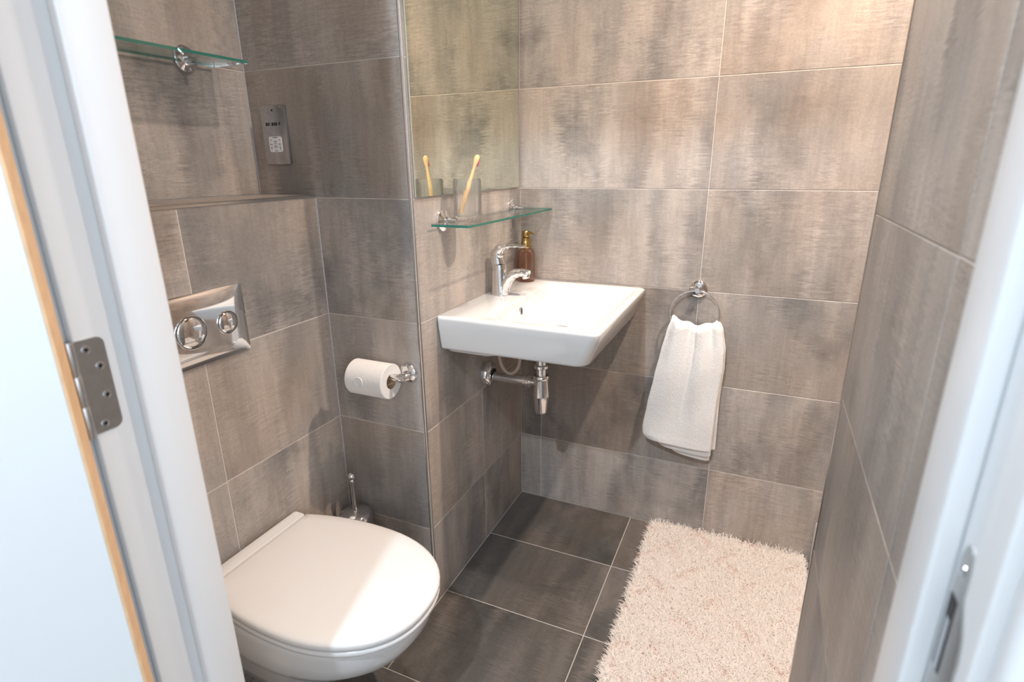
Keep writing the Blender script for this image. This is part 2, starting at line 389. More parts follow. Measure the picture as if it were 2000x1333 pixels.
# open door leaf: pivots on the hinge pins
PIV = Vector((.147, -1.476, 0))
door = link(bpy.data.objects.new('door_1', None)); tag(door, kind='structure'); door.location = PIV; door.rotation_euler = (0, 0, math.radians(-127))
box('leaf', (.0032, .735, .006, .041, .012, 1.98), M['white_paint'], door, bev=.001)
box('timber_edge', (.0012, .0036, .0065, .0405, .012, 1.98), M['wood'], door)['label'] = 'unpainted timber edge'
# lever handle on the leaf
bm = bmesh.new(); lathe(bm, [(.025, .041), (.025, .047), (.010, .050), (.009, .085)], (.675, 0, 1.0), 20, 'y')
hnd = bm_obj('handle', bm, M['brushed'], door, smooth=True, angle=40)
bm = bmesh.new(); tube(bm, spline([(.675, .082, 1.0), (.65, .086, 1.0), (.56, .086, 1.0)]), .009, 12)
bm_obj('lever', bm, M['brushed'], hnd, smooth=True, angle=40)

def hinge(z, detail):
    bm = bmesh.new()
    out = [Vector(p) for p in ((0, YH - .003, -.0508), (0, YH + .0205, -.0508))]
    # jamb leaf: rounded on its far corners
    pts = []
    y0, y1, hz, r = YH - .003, YH + .0275, .0508, .008
    pts.append((y0, -hz))
    for k in range(7): a = -PI / 2 + k * PI / 12; pts.append((y1 - r + r * math.cos(a), -hz + r + r * math.sin(a)))
    for k in range(7): a = k * PI / 12; pts.append((y1 - r + r * math.cos(a), hz - r + r * math.sin(a)))
    pts.append((y0, hz))
    loft(bm, [[Vector((JL - .001, p, z + q)) for p, q in pts], [Vector((JL + .0012, p, z + q)) for p, q in pts]])
    hg = bm_obj('hinge', bm, M['brushed'], fr); hg['label'] = 'grey steel hinge leaf'
    for dy, dz in ((.009, .040), (.0185, .020), (.0185, -.012), (.010, -.042)) if detail else ():
        bm = bmesh.new(); lathe(bm, [(.0042, .0), (.0042, .0006), (.0034, .0010), (.0016, .0010), (.0014, .0003), (.0005, .0003)], (JL + .0009, YH + dy, z + dz), 16, 'x')
        bm_obj('screw', bm, M['screw'], hg, smooth=True, angle=30)
    bm = bmesh.new(); lathe(bm, [(.0045, -.052), (.0052, -.050), (.0052, -.017), (.0049, -.0165), (.0052, -.016), (.0052, .016), (.0049, .0165), (.0052, .017), (.0052, .050), (.0045, .052)], (PIV.x, PIV.y, z), 14)
    bm_obj('knuckle', bm, M['brushed'], hg, smooth=True, angle=40)
for z in (.22, 1.028, 1.78): hinge(z, z == 1.028)

# strike plate on the right jamb
bm = bmesh.new()
prof = [(-1.4265, .90), (-1.4265, 1.020), (-1.4275, 1.030), (-1.431, 1.038), (-1.436, 1.041), (-1.440, 1.038), (-1.442, 1.030), (-1.443, 1.012), (-1.448, 1.004), (-1.454, .994), (-1.4565, .980), (-1.4565, .930), (-1.453, .916), (-1.444, .908), (-1.442, .900)]
loft(bm, [[Vector((JR - .0012, y, z)) for y, z in prof], [Vector((JR + .001, y, z)) for y, z in prof]])
st = bm_obj('strike_plate', bm, M['brushed'], fr); st['label'] = 'grey steel latch strike plate with curved lip'
box('latch_hole', (JR - .0016, JR - .0008, -1.438, -1.4275, .952, 1.004), M['black'], st)
box('latch_pocket', (JR - .0020, JR - .0010, -1.437, -1.431, .953, .990), M['screw'], st)
for z in (1.024, .918):
    bm = bmesh.new(); lathe(bm, [(.0042, 0), (.0040, -.0006), (.0015, -.0009), (.0012, -.0003)], (JR - .0012, -1.434, z), 14, 'x'); bm_obj('screw', bm, M['screw'], st, smooth=True, angle=30)

# ---------------------------------------------------------------- downlights
def downlight(loc, label, glow):
    d = thing('ceiling_downlight', label, 'downlight', (loc[0], loc[1], CEIL))
    bm = bmesh.new(); lathe(bm, [(.044, -.004), (.043, -.001), (.043, 0)], n=32, cap0=False, cap1=False)
    lathe(bm, [(.033, -.001), (.044, -.004)], n=32, cap0=False, cap1=False)
    bm_obj('trim_ring', bm, M['chrome'], d, smooth=True)
    bm = bmesh.new(); lathe(bm, [(.033, -.0015), (.033, 0)], n=32); bm_obj('bulb_face', bm, M[glow], d)
downlight(LAMP_A, 'round chrome recessed downlight in the ceiling above the room centre', 'lamp_glow')
downlight(LAMP_B, 'round chrome recessed downlight over the shower tray', 'lamp_glow')
downlight(LAMP_H, 'cool white round downlight in the hall ceiling outside the door', 'lamp_glow_cool')

# shower tray whose raised white edge shows at the far right corner
tr = thing('shower_tray', 'raised white shower tray whose edge shows at the right end of the back wall', 'shower tray', (1.40, -.37, 0))
bm = bmesh.new()
X0, X1, Y0, Y1 = 1.018 - 1.40, XE - .004 - 1.40, YE + .004 + .37, -.004 + .37
loft(bm, [rrect(X0, X1, Y0, Y1, 0, .01), rrect(X0, X1, Y0, Y1, .148, .01), rrect(X0 + .006, X1 - .006, Y0 + .006, Y1 - .006, .156, .01),
          rrect(X0 + .05, X1 - .05, Y0 + .05, Y1 - .05, .156, .04), rrect(X0 + .065, X1 - .065, Y0 + .065, Y1 - .065, .125, .05)])
bm_obj('tray', bm, M['ceramic'], tr, smooth=True, angle=40)
bm = bmesh.new(); lathe(bm, [(.045, .1255), (.043, .129), (.01, .130)], (0, 0, 0), 28); bm_obj('waste_cover', bm, M['chrome'], tr, smooth=True, angle=40)

# ---------------------------------------------------------------- mirror
mr = thing('wall_mirror', 'tall frameless mirror on the wall above the basin', 'mirror', (0, -.325, 1.169))
box('mirror_glass', (.0006, .0040, -.307, .307, 0, .92), M['mirror_edge'], mr, bev=.0004)
box('reflective_face', (.0039, .0043, -.3062, .3062, .0008, .9192), M['mirror'], mr)

# ---------------------------------------------------------------- basin
BZ = .862
bas = thing('wash_basin', 'white rectangular ceramic wall hung basin', 'basin', (0, 0, BZ))
y0, y1 = -.565, -.006
rr_o = [.022, .006, .006, .022]
rings = [rrect(.002, .398, y0 + .020, y1 - .012, -.093, [.03, .006, .006, .03]),
         rrect(.002, .404, y0 + .015, y1 - .008, -.0955 + .004, [.03, .006, .006, .03]),
         rrect(.001, .410, y0 + .013, y1 - .006, -.086, [.028, .006, .006, .028]),
         rrect(.001, .432, y0 + .003, y1 - .001, -.030, [.026, .006, .006, .026]),
         rrect(.001, .438, y0 + .0003, y1, -.008, rr_o),
         rrect(.001, .4375, y0 + .0010, y1, -.003, rr_o),
         rrect(.001, .4355, y0 + .0030, y1 - .003, -.0005, rr_o),
         rrect(.002, .4325, y0 + .006, y1 - .006, .0005, rr_o)]
# rim slopes gently in to the bowl
rings += [rrect(.118, .420, y0 + .026, y1 - .030, -.0004, [.030, .022, .040, .030]),
          rrect(.1205, .414, y0 + .040, y1 - .034, -.0022, [.032, .024, .045, .030]),
          rrect(.123, .404, y0 + .060, y1 - .038, -.0070, [.034, .026, .050, .032]),
          rrect(.127, .388, y0 + .086, y1 - .044, -.0190, [.040, .028, .050, .040]),
          rrect(.131, .368, y0 + .112, y1 - .054, -.0370, [.045, .030, .050, .045]),
          rrect(.137, .345, y0 + .138, y1 - .074, -.0560, [.05, .034, .05, .05]),
          rrect(.152, .322, y0 + .165, y1 - .104, -.0700, [.06, .04, .06, .06]),
          rrect(.188, .288, y0 + .21, y1 - .16, -.0762, [.05, .04, .05, .05]),
          rrect(.228, .250, y0 + .27, y1 - .255, -.0780, .010)]
bm = bmesh.new(); loft(bm, rings)
bo = bm_obj('basin_body', bm, M['ceramic'], bas, smooth=True, angle=60)
bm = bmesh.new(); loft(bm, [rrect(.002, .150, y0 + .03, y1 - .03, -.090, .02), rrect(.002, .155, y0 + .03, y1 - .03, -.102, .03), rrect(.002, .14, y0 + .045, y1 - .045, -.107, .03)])
bm_obj('underside', bm, M['ceramic'], bas, smooth=True, angle=50)
bm = bmesh.new(); lathe(bm, [(.030, -.0780), (.030, -.0760), (.026, -.0745), (.008, -.0738)], (.24, -.285, 0), 28); bm_obj('plug_waste', bm, M['chrome'], bas, smooth=True, angle=40)
bm = bmesh.new(); loft(bm, [ring((.1335, -.305, -.036), .0075, 20, 'x', .0105), ring((.1300, -.305, -.034), .0075, 20, 'x', .0105)])
ov = bm_obj('overflow_hole', bm, M['black'], bas)
bm = bmesh.new(); closed_tube(bm, ring((.1325, -.305, -.035), .0085, 24, 'x', .0118), .0014, 8, (1, 0, 0)); bm_obj('overflow_ring', bm, M['chrome'], bas, smooth=True)

# ---------------------------------------------------------------- basin trap
tp = thing('bottle_trap', 'chrome bottle trap and waste pipe under the basin', 'trap', (.19, -.2875, .5))
def lp(name, prof, c, mat='chrome', par=tp, ax='z', n=32, ang=40):
    bm = bmesh.new(); lathe(bm, prof, c, n, ax); return bm_obj(name, bm, M[mat], par, smooth=True, angle=ang)
lp('tailpipe', [(.0155, .125), (.0155, .2625)], (0, 0, 0))
lp('backnut', [(.021, .150), (.023, .152), (.023, .160), (.019, .162)], (0, 0, 0))
lp('collar_nut', [(.0235, .114), (.0255, .117), (.0255, .123), (.0235, .127), (.0165, .128)], (0, 0, 0))
lp('bottle_body', [(.0235, .058), (.0268, .060), (.0262, .066), (.0222, .114)], (0, 0, 0))
lp('bottle_cup', [(.004, -.002), (.012, -.0012), (.017, .002), (.0195, .009), (.0238, .059)], (0, 0, 0))
lp('outlet_pipe', [(.0150, -.186), (.0150, -.052)], (0, 0, .1), ax='x')
lp('outlet_nut', [(.0165, -.056), (.0195, -.055), (.0195, -.049), (.0165, -.048), (.0165, -.044), (.0185, -.043), (.0185, -.038), (.0115, -.037)], (0, 0, .1), ax='x')
lp('outlet_stub', [(.0105, -.040), (.0105, -.018)], (0, 0, .1), ax='x')
lp('wall_flange', [(.041, -.1895), (.041, -.178), (.039, -.171), (.033, -.165), (.025, -.163), (.0205, -.163), (.0205, -.1675)], (0, 0, .106), ax='x')
lp('rubber_seal', [(.0195, -.1675), (.0195, -.1655)], (0, 0, .1045), 'black', ax='x')
ho = thing('supply_hose', 'looped clear flexible hose hanging behind the basin trap', 'hose', (.09, -.30, .64))
bm = bmesh.new(); tube(bm, spline([(-.034, .0, .125), (-.035, 0, .05), (-.030, 0, .010), (-.016, 0, -.011), (0, 0, -.017), (.016, 0, -.011), (.030, 0, .010), (.036, 0, .05), (.035, 0, .118)], 8), .0055, 10); bm_obj('hose_loop', bm, M['hose'], ho, smooth=True)
bm = bmesh.new(); tube(bm, [(-.035, 0, .105), (-.035, 0, .130)], .006, 12); bm_obj('hose_ferrule', bm, M['chrome'], ho, smooth=True, angle=40)

# ---------------------------------------------------------------- tap
tap = thing('basin_mixer_tap', 'chrome single lever mixer tap on the basin deck', 'tap', (.044, -.262, BZ + .0008))
bm = bmesh.new()
body = []
for z, cx, rx, ry in ((0, .0, .0300, .0265), (.003, 0, .0300, .0265), (.0045, 0, .0285, .0255), (.030, -.0008, .0268, .0240), (.060, -.0018, .0250, .0225), (.085, -.003, .0238, .0216), (.092, -.0035, .0232, .0212)):
    body.append(ring((cx, 0, z), rx, 32, 'z', ry))
loft(bm, body); bm_obj('tap_body', bm, M['chrome'], tap, smooth=True, angle=50)
bm = bmesh.new()
tube(bm, spline([(.014, 0, .002), (.017, 0, .024), (.026, 0, .045), (.041, 0, .061), (.060, 0, .0695), (.079, 0, .0715), (.094, 0, .068)], 5), [.0215] * 5 + [.0210] * 5 + [.0200] * 5 + [.0185] * 5 + [.0168] * 5 + [.0152] * 5 + [.0140], 20, True, [.0160] * 5 + [.0165] * 5 + [.0158] * 5 + [.0142] * 5 + [.0125] * 5 + [.0112] * 5 + [.0105])
bm_obj('spout', bm, M['chrome'], tap, smooth=True, angle=50)
bm = bmesh.new(); tube(bm, [(.083, 0, .070), (.0855, 0, .058), (.0865, 0, .054)], [.0118, .0118, .0105], 20); bm_obj('aerator', bm, M['chrome'], tap, smooth=True, angle=40)
bm = bmesh.new()
tube(bm, spline([(-.0065, 0, .0925), (-.0085, 0, .112), (-.004, 0, .130), (.012, 0, .143), (.036, 0, .149), (.060, 0, .1495), (.082, 0, .148)], 5),
     [.0212] * 5 + [.0216] * 5 + [.0212] * 5 + [.0195] * 5 + [.0165] * 5 + [.0135] * 5 + [.0115], 20, True, [.0230] * 5 + [.0205] * 5 + [.0160] * 5 + [.0095] * 5 + [.0060] * 5 + [.0042] * 5 + [.0034], upv=(-1, 0, 0))
bm_obj('lever', bm, M['chrome'], tap, smooth=True, angle=50)

# ---------------------------------------------------------------- soap dispenser
sd = thing('soap_dispenser', 'brown tinted glass soap dispenser with a gold pump in the basin corner', 'soap dispenser', (.040, -.046, BZ + .0006))
def lo(bm, prof, n=32): lathe(bm, prof, (0, 0, 0), n)
bm = bmesh.new(); lo(bm, [(.028, 0), (.0305, .003), (.0305, .092), (.0285, .102), (.022, .109), (.0125, .113), (.012, .118), (.0098, .118), (.0100, .112), (.020, .106), (.0262, .100), (.0278, .091), (.0278, .008), (.024, .005)])
bm_obj('bottle', bm, M['brown_glass'], sd, smooth=True, angle=50)
lp('collar', [(.0150, .112), (.0155, .114), (.0155, .131), (.0140, .133), (.0135, .146), (.0095, .149)], (0, 0, 0), 'gold', sd)
lp('pump_stem', [(.0030, .012), (.0030, .150)], (0, 0, 0), 'gold', sd)
lp('pump_head', [(.0118, .149), (.0125, .151), (.0125, .166), (.0110, .168), (.002, .1685)], (0, 0, 0), 'gold', sd)
bm = bmesh.new(); tube(bm, [(.006, -.002, .163), (.022, -.006, .163), (.030, -.009, .159)], [.0042, .0036, .003], 12); bm_obj('nozzle', bm, M['gold'], sd, smooth=True, angle=40)

# ---------------------------------------------------------------- glass shelves
def bracket(root, y, z0, side=1):
    bm = bmesh.new(); lathe(bm, [(.028, .0003), (.028, .006), (.025, .009), (.012, .0105), (.0095, .013)], (0, y, z0 + .006), 28, 'x')
    b = bm_obj('bracket', bm, M['chrome'], root, smooth=True, angle=40)
    bm = bmesh.new(); tube(bm, [(.008, y, z0 + .0085), (.044, y, z0 + .0085)], .0050, 14); bm_obj('clamp_pin', bm, M['chrome'], b, smooth=True, angle=40)
    bm = bmesh.new(); tube(bm, [(.008, y, z0 - .0085), (.036, y, z0 - .0085)], .0045, 14); bm_obj('clamp_pin', bm, M['chrome'], b, smooth=True, angle=40)
def shelf(name, label, loc, y0, y1, x0, x1, by):
    s = thing(name, label, 'shelf', loc)
    bm = bmesh.new(); loft(bm, [rrect(x0, x1, y0, y1, -.003, [.004, .001, .001, .004], 3), rrect(x0, x1, y0, y1, .003, [.004, .001, .001, .004], 3)])
    gp = bm_obj('glass_plate', bm, M['shelf_glass'], s); gp.data.materials.append(M['glass_edge'])
    for p in gp.data.polygons:
        if abs(p.normal.z) < .5: p.material_index = 1
    for y in by: bracket(s, y, 0)
    return s
SZ = 1.1005
shelf('glass_shelf', 'clear glass shelf with chrome brackets below the mirror', (0, -.3, SZ), -.285, .290, .012, .118, (-.213, .223))
shelf('glass_shelf', 'clear glass shelf on the upper left wall above the cistern ledge', (XR, -1.0, 1.469), -.30, .262, .010, .120, (-.20, .193))

# ---------------------------------------------------------------- tumbler and toothbrushes
TX, TY = .060, -.482
tb = thing('glass_tumbler', 'ribbed clear glass tumbler standing on the shelf below the mirror', 'tumbler', (TX, TY, SZ + .0033))
bm = bmesh.new(); n = 160; rg = []
for z, r, amp in ((0, .030, 0), (.002, .0325, .0002), (.008, .0335, .0013), (.098, .0350, .0013), (.102, .0350, .0003), (.104, .0342, 0), (.102, .0328, 0), (.016, .0312, 0), (.012, .028, 0)):
    rg.append([Vector(((r + amp * math.cos(20 * 2 * PI * i / n)) * math.cos(2 * PI * i / n), (r + amp * math.cos(20 * 2 * PI * i / n)) * math.sin(2 * PI * i / n), z)) for i in range(n)])
loft(bm, rg); bm_obj('tumbler_glass', bm, M['clear_glass'], tb, smooth=True, angle=50)
bz = SZ + .0033 + .014
def brush(label, p0, p1):
    p0, p1 = Vector(p0), Vector(p1); d = (p1 - p0); Ln = d.length
    root = thing('toothbrush', label, 'toothbrush', p0)
    root.rotation_mode = 'QUATERNION'
    zz = d.normalized(); xx = (Vector((.15, 1, 0)) - zz * Vector((.15, 1, 0)).dot(zz)).normalized(); yy = zz.cross(xx)
    root.rotation_quaternion = Matrix((xx, yy, zz)).transposed().to_quaternion()
    bm = bmesh.new()
    prof = [(0, .0035), (.02, .0046), (.30, .0050), (.55, .0042), (.76, .0028), (.83, .0036), (.90, .0056), (.96, .0056), (.99, .0038), (1, .0012)]
    rings = [ring((0, 0, Ln * t), r * .80, 16, 'z', r * 1.32) for t, r in prof]
    loft(bm, rings); bm_obj('handle', bm, M['bamboo'], root, smooth=True, angle=60)
    bm = bmesh.new()
    for i in range(6):
        for j in range(3):
            z = Ln * (.825 + .020 * i); add_box(bm, .0030, .0098, -.0036 + .0026 * j, -.0016 + .0026 * j, z, z + .0026)
    bm_obj('bristles', bm, M['pink'], root)
brush('bamboo toothbrush with pink bristles leaning in the glass tumbler', (TX - .017, TY - .010, bz + .004), (TX + .022, TY + .022, bz + .148))

# ---------------------------------------------------------------- towel ring and towel
RC = Vector((.594, -.036, .797)); RR = .073
trg = thing('towel_ring', 'chrome towel ring on the back wall', 'towel ring', (.598, 0, .870))
lp('wall_rose', [(.0265, -.0004), (.0265, -.006), (.0235, -.009), (.011, -.011), (.0095, -.014)], (0, 0, 0), 'chrome', trg, 'y')
bm = bmesh.new(); tube(bm, [(0, -.010, 0), (0, -.034, .001), (0, -.042, .001)], [.0095, .0085, .0070], 18); bm_obj('ring_post', bm, M['chrome'], trg, smooth=True, angle=40)
bm = bmesh.new(); closed_tube(bm, [RC - Vector((.598, 0, .870)) + Vector((RR * math.cos(a), .004 * math.sin(a), RR * math.sin(a))) for a in [2 * PI * i / 64 for i in range(64)]], .0031, 12, (0, 1, 0))
bm_obj('ring', bm, M['chrome'], trg, smooth=True)

tw = thing('hand_towel', 'white folded hand towel hanging through the chrome ring', 'towel', (.59, -.04, .56))
TW = Vector((.59, -.04, .56))
def interp(tab, v):
    for (a, x), (b, y) in zip(tab[:-1], tab[1:]):
        if v <= b: t = (v - a) / (b - a) if b > a else 0; t = t * t * (3 - 2 * t) * .35 + t * .65; return x + (y - x) * t
    return tab[-1][1]
LEFT = [(.335, .512), (.345, .492), (.356, .475), (.372, .466), (.400, .4635), (.480, .4745), (.580, .4905), (.666, .5045), (.739, .5180), (.778, .5290)]
RIGHT = [(.335, .686), (.36, .6945), (.52, .6925), (.57, .6942), (.63, .6972), (.69, .6945), (.753, .682), (.792, .664)]
def sheet(name, ybase, zbot_l, zbot_r, dxl, dxr, over, ph, th=.007):
    """a hanging layer: starts behind the ring (over) and falls to zbot, gathered at the top into folds"""
    nu, nv = 72, 90; verts = []; faces = []
    for j in range(nv + 1):
        v = j / nv
        for i in range(nu + 1):
            u = i / nu
            zb = zbot_l + (zbot_r - zbot_l) * u + .012 * (u - .5) ** 2 * 0
            ztop = .7735 + .006 * math.cos(2 * PI * (u - .04) * 1.0) * 1.0 + .0075 * (abs(u - .5) * 2) ** 2 + .003 * math.sin(u * 19 + 1)
            z = ztop + (zb - ztop) * v
            xl = interp(LEFT, max(z, .356)) + dxl * v; xr = interp(RIGHT, max(z, .36)) + dxr * v
            if z < .40: xl += max(0, (.372 - z)) ** 1.4 * 3.2
            x = xl + (xr - xl) * u
            g = max(0, 1 - v * 1.5); gg = math.exp(-v * 4.2)
            f = .0065 * gg * math.sin(u * 2 * PI * 2.6 + .9 + ph) + .0025 * gg * math.sin(u * 2 * PI * 5.3 + ph)
            f += .009 * math.exp(-((u - (.53 + .02 * v)) / .034) ** 2) * max(0, 1 - v / .75) ** .8 * (-1) * -1   # crease pushed back
            f += -.010 * math.exp(-((u - (.66 + .05 * v)) / .10) ** 2) * math.exp(-((v - .42) / .30) ** 2)
            f += -.008 * math.exp(-((u - (.28 - .05 * v)) / .14) ** 2) * math.exp(-((v - .35) / .35) ** 2)
            f += .003 * math.sin(v * 9 + u * 4 + ph) * v
            edge = .010 * (abs(2 * u - 1)) ** 6
            y = ybase + f + edge - .012 * math.sin(PI * min(1, v * 1.1)) * .5
            # roll over the ring at the top
            t = max(0, 1 - (ztop - z) / .020)
            if t > 0: y = y * (1 - t * t * over) + (RC.y + .0) * (t * t * over); z -= .006 * t * t * t
            verts.append((x - TW.x, y - TW.y, z - TW.z))
    n0 = nu + 1
    for j in range(nv):
        for i in range(nu):
            a = j * n0 + i; faces.append((a, a + 1, a + 1 + n0, a + n0))
    me = bpy.data.meshes.new(name); me.from_pydata(verts, [], faces); me.polygons.foreach_set('use_smooth', [True] * len(faces)); me.update()
    o = mesh_obj(name, me, M['towel'], tw)
    s = o.modifiers.new('thick', 'SOLIDIFY'); s.thickness = th; s.offset = 0
    tx = bpy.data.textures.get('terry') or bpy.data.textures.new('terry', 'CLOUDS'); tx.noise_scale = .004
    s2 = o.modifiers.new('sub', 'SUBSURF'); s2.levels = 1; s2.render_levels = 1
    d = o.modifiers.new('nap', 'DISPLACE'); d.texture = tx; d.strength = .0012; d.mid_level = .5
    return o
sheet('front_fold', -.056, .355, .3475, 0, -.010, 1, 0)
sheet('middle_fold', -.044, .334, .3225, .022, -.010, .8, .25)
sheet('back_fold', -.032, .316, .3010, .040, -.014, .8, .5)
sheet('rear_edge_fold', -.021, .355, .338, .030, .002, .8, .8)
# dark hem band lines across the towel (woven border)
# ---------------------------------------------------------------- toilet roll holder and roll
RY, RZ = -.700, .7335
rh = thing('toilet_roll_holder', 'chrome toilet roll holder on the narrow grey wall', 'roll holder', (-.040, YN, .7287))
lp('wall_rose', [(.0265, -.0004), (.0265, -.007), (.024, -.010), (.013, -.012), (.010, -.014)], (0, 0, 0), 'chrome', rh, 'y')
bm = bmesh.new(); tube(bm, spline([(.002, -.010, -.003), (.001, -.026, -.007), (-.006, -.043, -.002), (-.018, -.053, .003), (-.030, RY - YN, RZ - .7287)], 6), [.0130] * 6 + [.0115] * 6 + [.0095] * 6 + [.0078] * 6 + [.0068], 16); bm_obj('arm', bm, M['chrome'], rh, smooth=True, angle=50)
bm = bmesh.new(); lathe(bm, [(.0035, .022), (.0062, .021), (.0062, -.142), (.0075, -.143), (.0085, -.148), (.0075, -.153), (.0030, -.155)][::-1], (0, RY - YN, RZ - .7287), 16, 'x'); bm_obj('bar', bm, M['chrome'], rh, smooth=True, angle=50)
ro = thing('toilet_roll', 'white toilet roll hanging on the chrome holder', 'toilet roll', (-.114, RY, RZ - .0135))
bm = bmesh.new(); pr = [(.0200, .056), (.0440, .056), (.0455, .0545), (.0455, -.0545), (.0440, -.056), (.0200, -.056)]
lathe(bm, pr, (0, 0, 0), 56, 'x', False, False)
bm_obj('paper', bm, M['paper'], ro, smooth=True, angle=40)
bm = bmesh.new(); lathe(bm, [(.0200, .0558), (.0200, -.0558), (.0193, -.0558), (.0193, .0558), (.0200, .0558)], (0, 0, 0), 40, 'x', False, False); bm_obj('cardboard_core', bm, M['card'], ro, smooth=True, angle=40)
# round stuck-down seal on the outer sheet
bm = bmesh.new()
for rad, hgt in ((.0125, .0016), (.0085, .0011)):
    pts = []
    for k in range(28):
        a = 2 * PI * k / 28; px_, s = rad * math.cos(a) - .012, rad * math.sin(a)
        th = math.radians(176) + s / .0455 * 1.0
        pts.append(Vector((px_, .0457 * math.cos(th) * 1, .0457 * math.sin(th))))
    closed_tube(bm, pts, hgt, 6, (0, -.7, -.7))
bm_obj('embossed_seal', bm, M['paper'], ro, smooth=True)

# ---------------------------------------------------------------- flush plate
fp = thing('flush_plate', 'chrome dual flush plate on the tiled cistern box', 'flush plate', (XB, -1.028, .923))
hw, hh = .116, .0755; NU, NV = 40, 28
bm = bmesh.new(); grid = []
for j in range(NV + 1):
    rw = []
    for i in range(NU + 1):
        u, v = -1 + 2 * i / NU, -1 + 2 * j / NV
        k = (1 - abs(u) ** 3.0) * (1 - abs(v) ** 3.0)
        rw.append(bm.verts.new((.0065 + .0075 * k ** .55, u * hw, v * hh)))
    grid.append(rw)
for j in range(NV):
    for i in range(NU): bm.faces.new((grid[j][i], grid[j][i + 1], grid[j + 1][i + 1], grid[j + 1][i]))
edge = [e for e in bm.edges if e.is_boundary]
r = bmesh.ops.extrude_edge_only(bm, edges=edge)
for v in [g for g in r['geom'] if isinstance(g, bmesh.types.BMVert)]: v.co.x = .0003
bm_obj('plate', bm, M['chrome'], fp, smooth=True, angle=35)
for nm, y, rad in (('small_button', .062, .0235), ('large_button', -.024, .0330)):
    bm = bmesh.new(); lathe(bm, [(rad + .0022, .010), (rad + .0022, .0150), (rad + .0010, .0152)], (0, y, 0), 40, 'x', False, False)
    b = bm_obj('button_rim', bm, M['chrome'], fp, smooth=True, angle=30)
    bm = bmesh.new(); lathe(bm, [(rad + .0012, .0147), (rad, .0147)], (0, y, 0), 40, 'x', False, False); bm_obj('gap', bm, M['black'], b)
    bm = bmesh.new(); lathe(bm, [(rad, .010), (rad, .0150), (rad * .96, .0165), (rad * .8, .0182), (rad * .55, .0198), (rad * .3, .0206), (.0008, .0209)], (0, y, 0), 40, 'x')
    bm_obj('flush_button', bm, M['chrome'], fp, smooth=True, angle=60)

# ---------------------------------------------------------------- shaver socket
so = thing('shaver_socket', 'steel shaver socket plate on the upper grey wall', 'socket', (-.390, YN, 1.3175))
box('plate', (-.0405, .0405, -.0085, -.0003, -.0705, .0705), simple('satin_steel', (.50, .51, .53), .16, 1, noise=(70, .06)), so, bev=.0022, seg=2, smooth=True)
bm = bmesh.new(); loft(bm, [[Vector((p.x, -.0080, p.y)) for p in rrect(-.021, .021, -.040, -.003, 0, .005)], [Vector((p.x, -.0095, p.y)) for p in rrect(-.021, .021, -.040, -.003, 0, .005)]])
wi = bm_obj('white_insert', bm, simple('white_insert_plastic', (.80, .80, .81), .35, noise=(30, .02)), so)
def mark(par, x0, x1, z0, z1, rot=0, y=-.0097, name='printed_mark'):
    bm = bmesh.new(); add_box(bm, x0, x1, y, y + .0004, z0, z1)
    if rot: bmesh.ops.rotate(bm, verts=bm.verts, cent=((x0 + x1) / 2, y, (z0 + z1) / 2), matrix=Matrix.Rotation(math.radians(rot), 3, 'Y'))
    return bm
def marks(par, L_, y, name, mat='black'):
    bm = bmesh.new()
    for x0, x1, z0, z1, rot in L_:
        b2 = bmesh.new(); add_box(b2, x0, x1, y, y + .0006, z0, z1)
        if rot: bmesh.ops.rotate(b2, verts=b2.verts, cent=((x0 + x1) / 2, y, (z0 + z1) / 2), matrix=Matrix.Rotation(math.radians(rot), 3, 'Y'))
        me = bpy.data.meshes.new('t'); b2.to_mesh(me); b2.free(); bm.from_mesh(me); bpy.data.meshes.remove(me)
    return bm_obj(name, bm, M[mat], par)
marks(wi, [(-.0075, .0075, -.0060, -.0046, 0), (-.0045, .0045, -.0380, -.0366, 0), (-.0175, -.0100, -.0222, -.0208, 0), (.0100, .0175, -.0222, -.0208, 0),
           (-.0165, -.0115, -.0125, -.0113, 55), (.0115, .0165, -.0125, -.0113, -55), (-.0150, -.0138, -.0350, -.0275, 0), (-.0165, -.0125, -.0288, -.0276, 0), (.0138, .0150, -.0350, -.0275, 0), (.0115, .0155, -.0288, -.0276, 0),
           (-.0052, .0052, -.0150, -.0140, 0), (-.0035, -.0027, -.0215, -.0150, 0), (.0020, .0028, -.0215, -.0150, 12), (-.0020, .0020, -.0190, -.0182, 0), (-.0040, -.0032, -.0310, -.0225, 18), (.0030, .0038, -.0310, -.0225, -18), (-.0030, .0030, -.0270, -.0262, 0), (-.0012, -.0004, -.0320, -.0250, 0)], -.0097, 'printed_marks')
def pin(x, z, w_, h_, rot=0):
    bm = bmesh.new(); add_box(bm, x - w_ / 2, x + w_ / 2, -.0088, -.0080, z - h_ / 2, z + h_ / 2, bev=.0003)
    if rot: bmesh.ops.rotate(bm, verts=bm.verts, cent=(x, -.0084, z), matrix=Matrix.Rotation(math.radians(rot), 3, 'Y'))
    return bm_obj('pin_hole', bm, M['black'], so)
for x, z, w_, h_, rot in ((-.0235, .026, .0052, .0078, 0), (-.0175, .026, .0048, .0078, 0), (-.0120, .026, .0024, .0074, -20), (-.0030, .026, .0062, .0078, 0), (.0040, .026, .0052, .0078, 0), (.0102, .026, .0052, .0078, 0), (.0200, .0265, .0042, .0074, 15)):
    pin(x, z, w_, h_, rot)
for z in (.058, -.057):
    bm = bmesh.new(); lathe(bm, [(.0026, -.0083), (.0026, -.0089), (.0008, -.0089)], (0, 0, z), 14, 'y'); bm_obj('screw', bm, M['black'] if z > 0 else M['screw'], so)

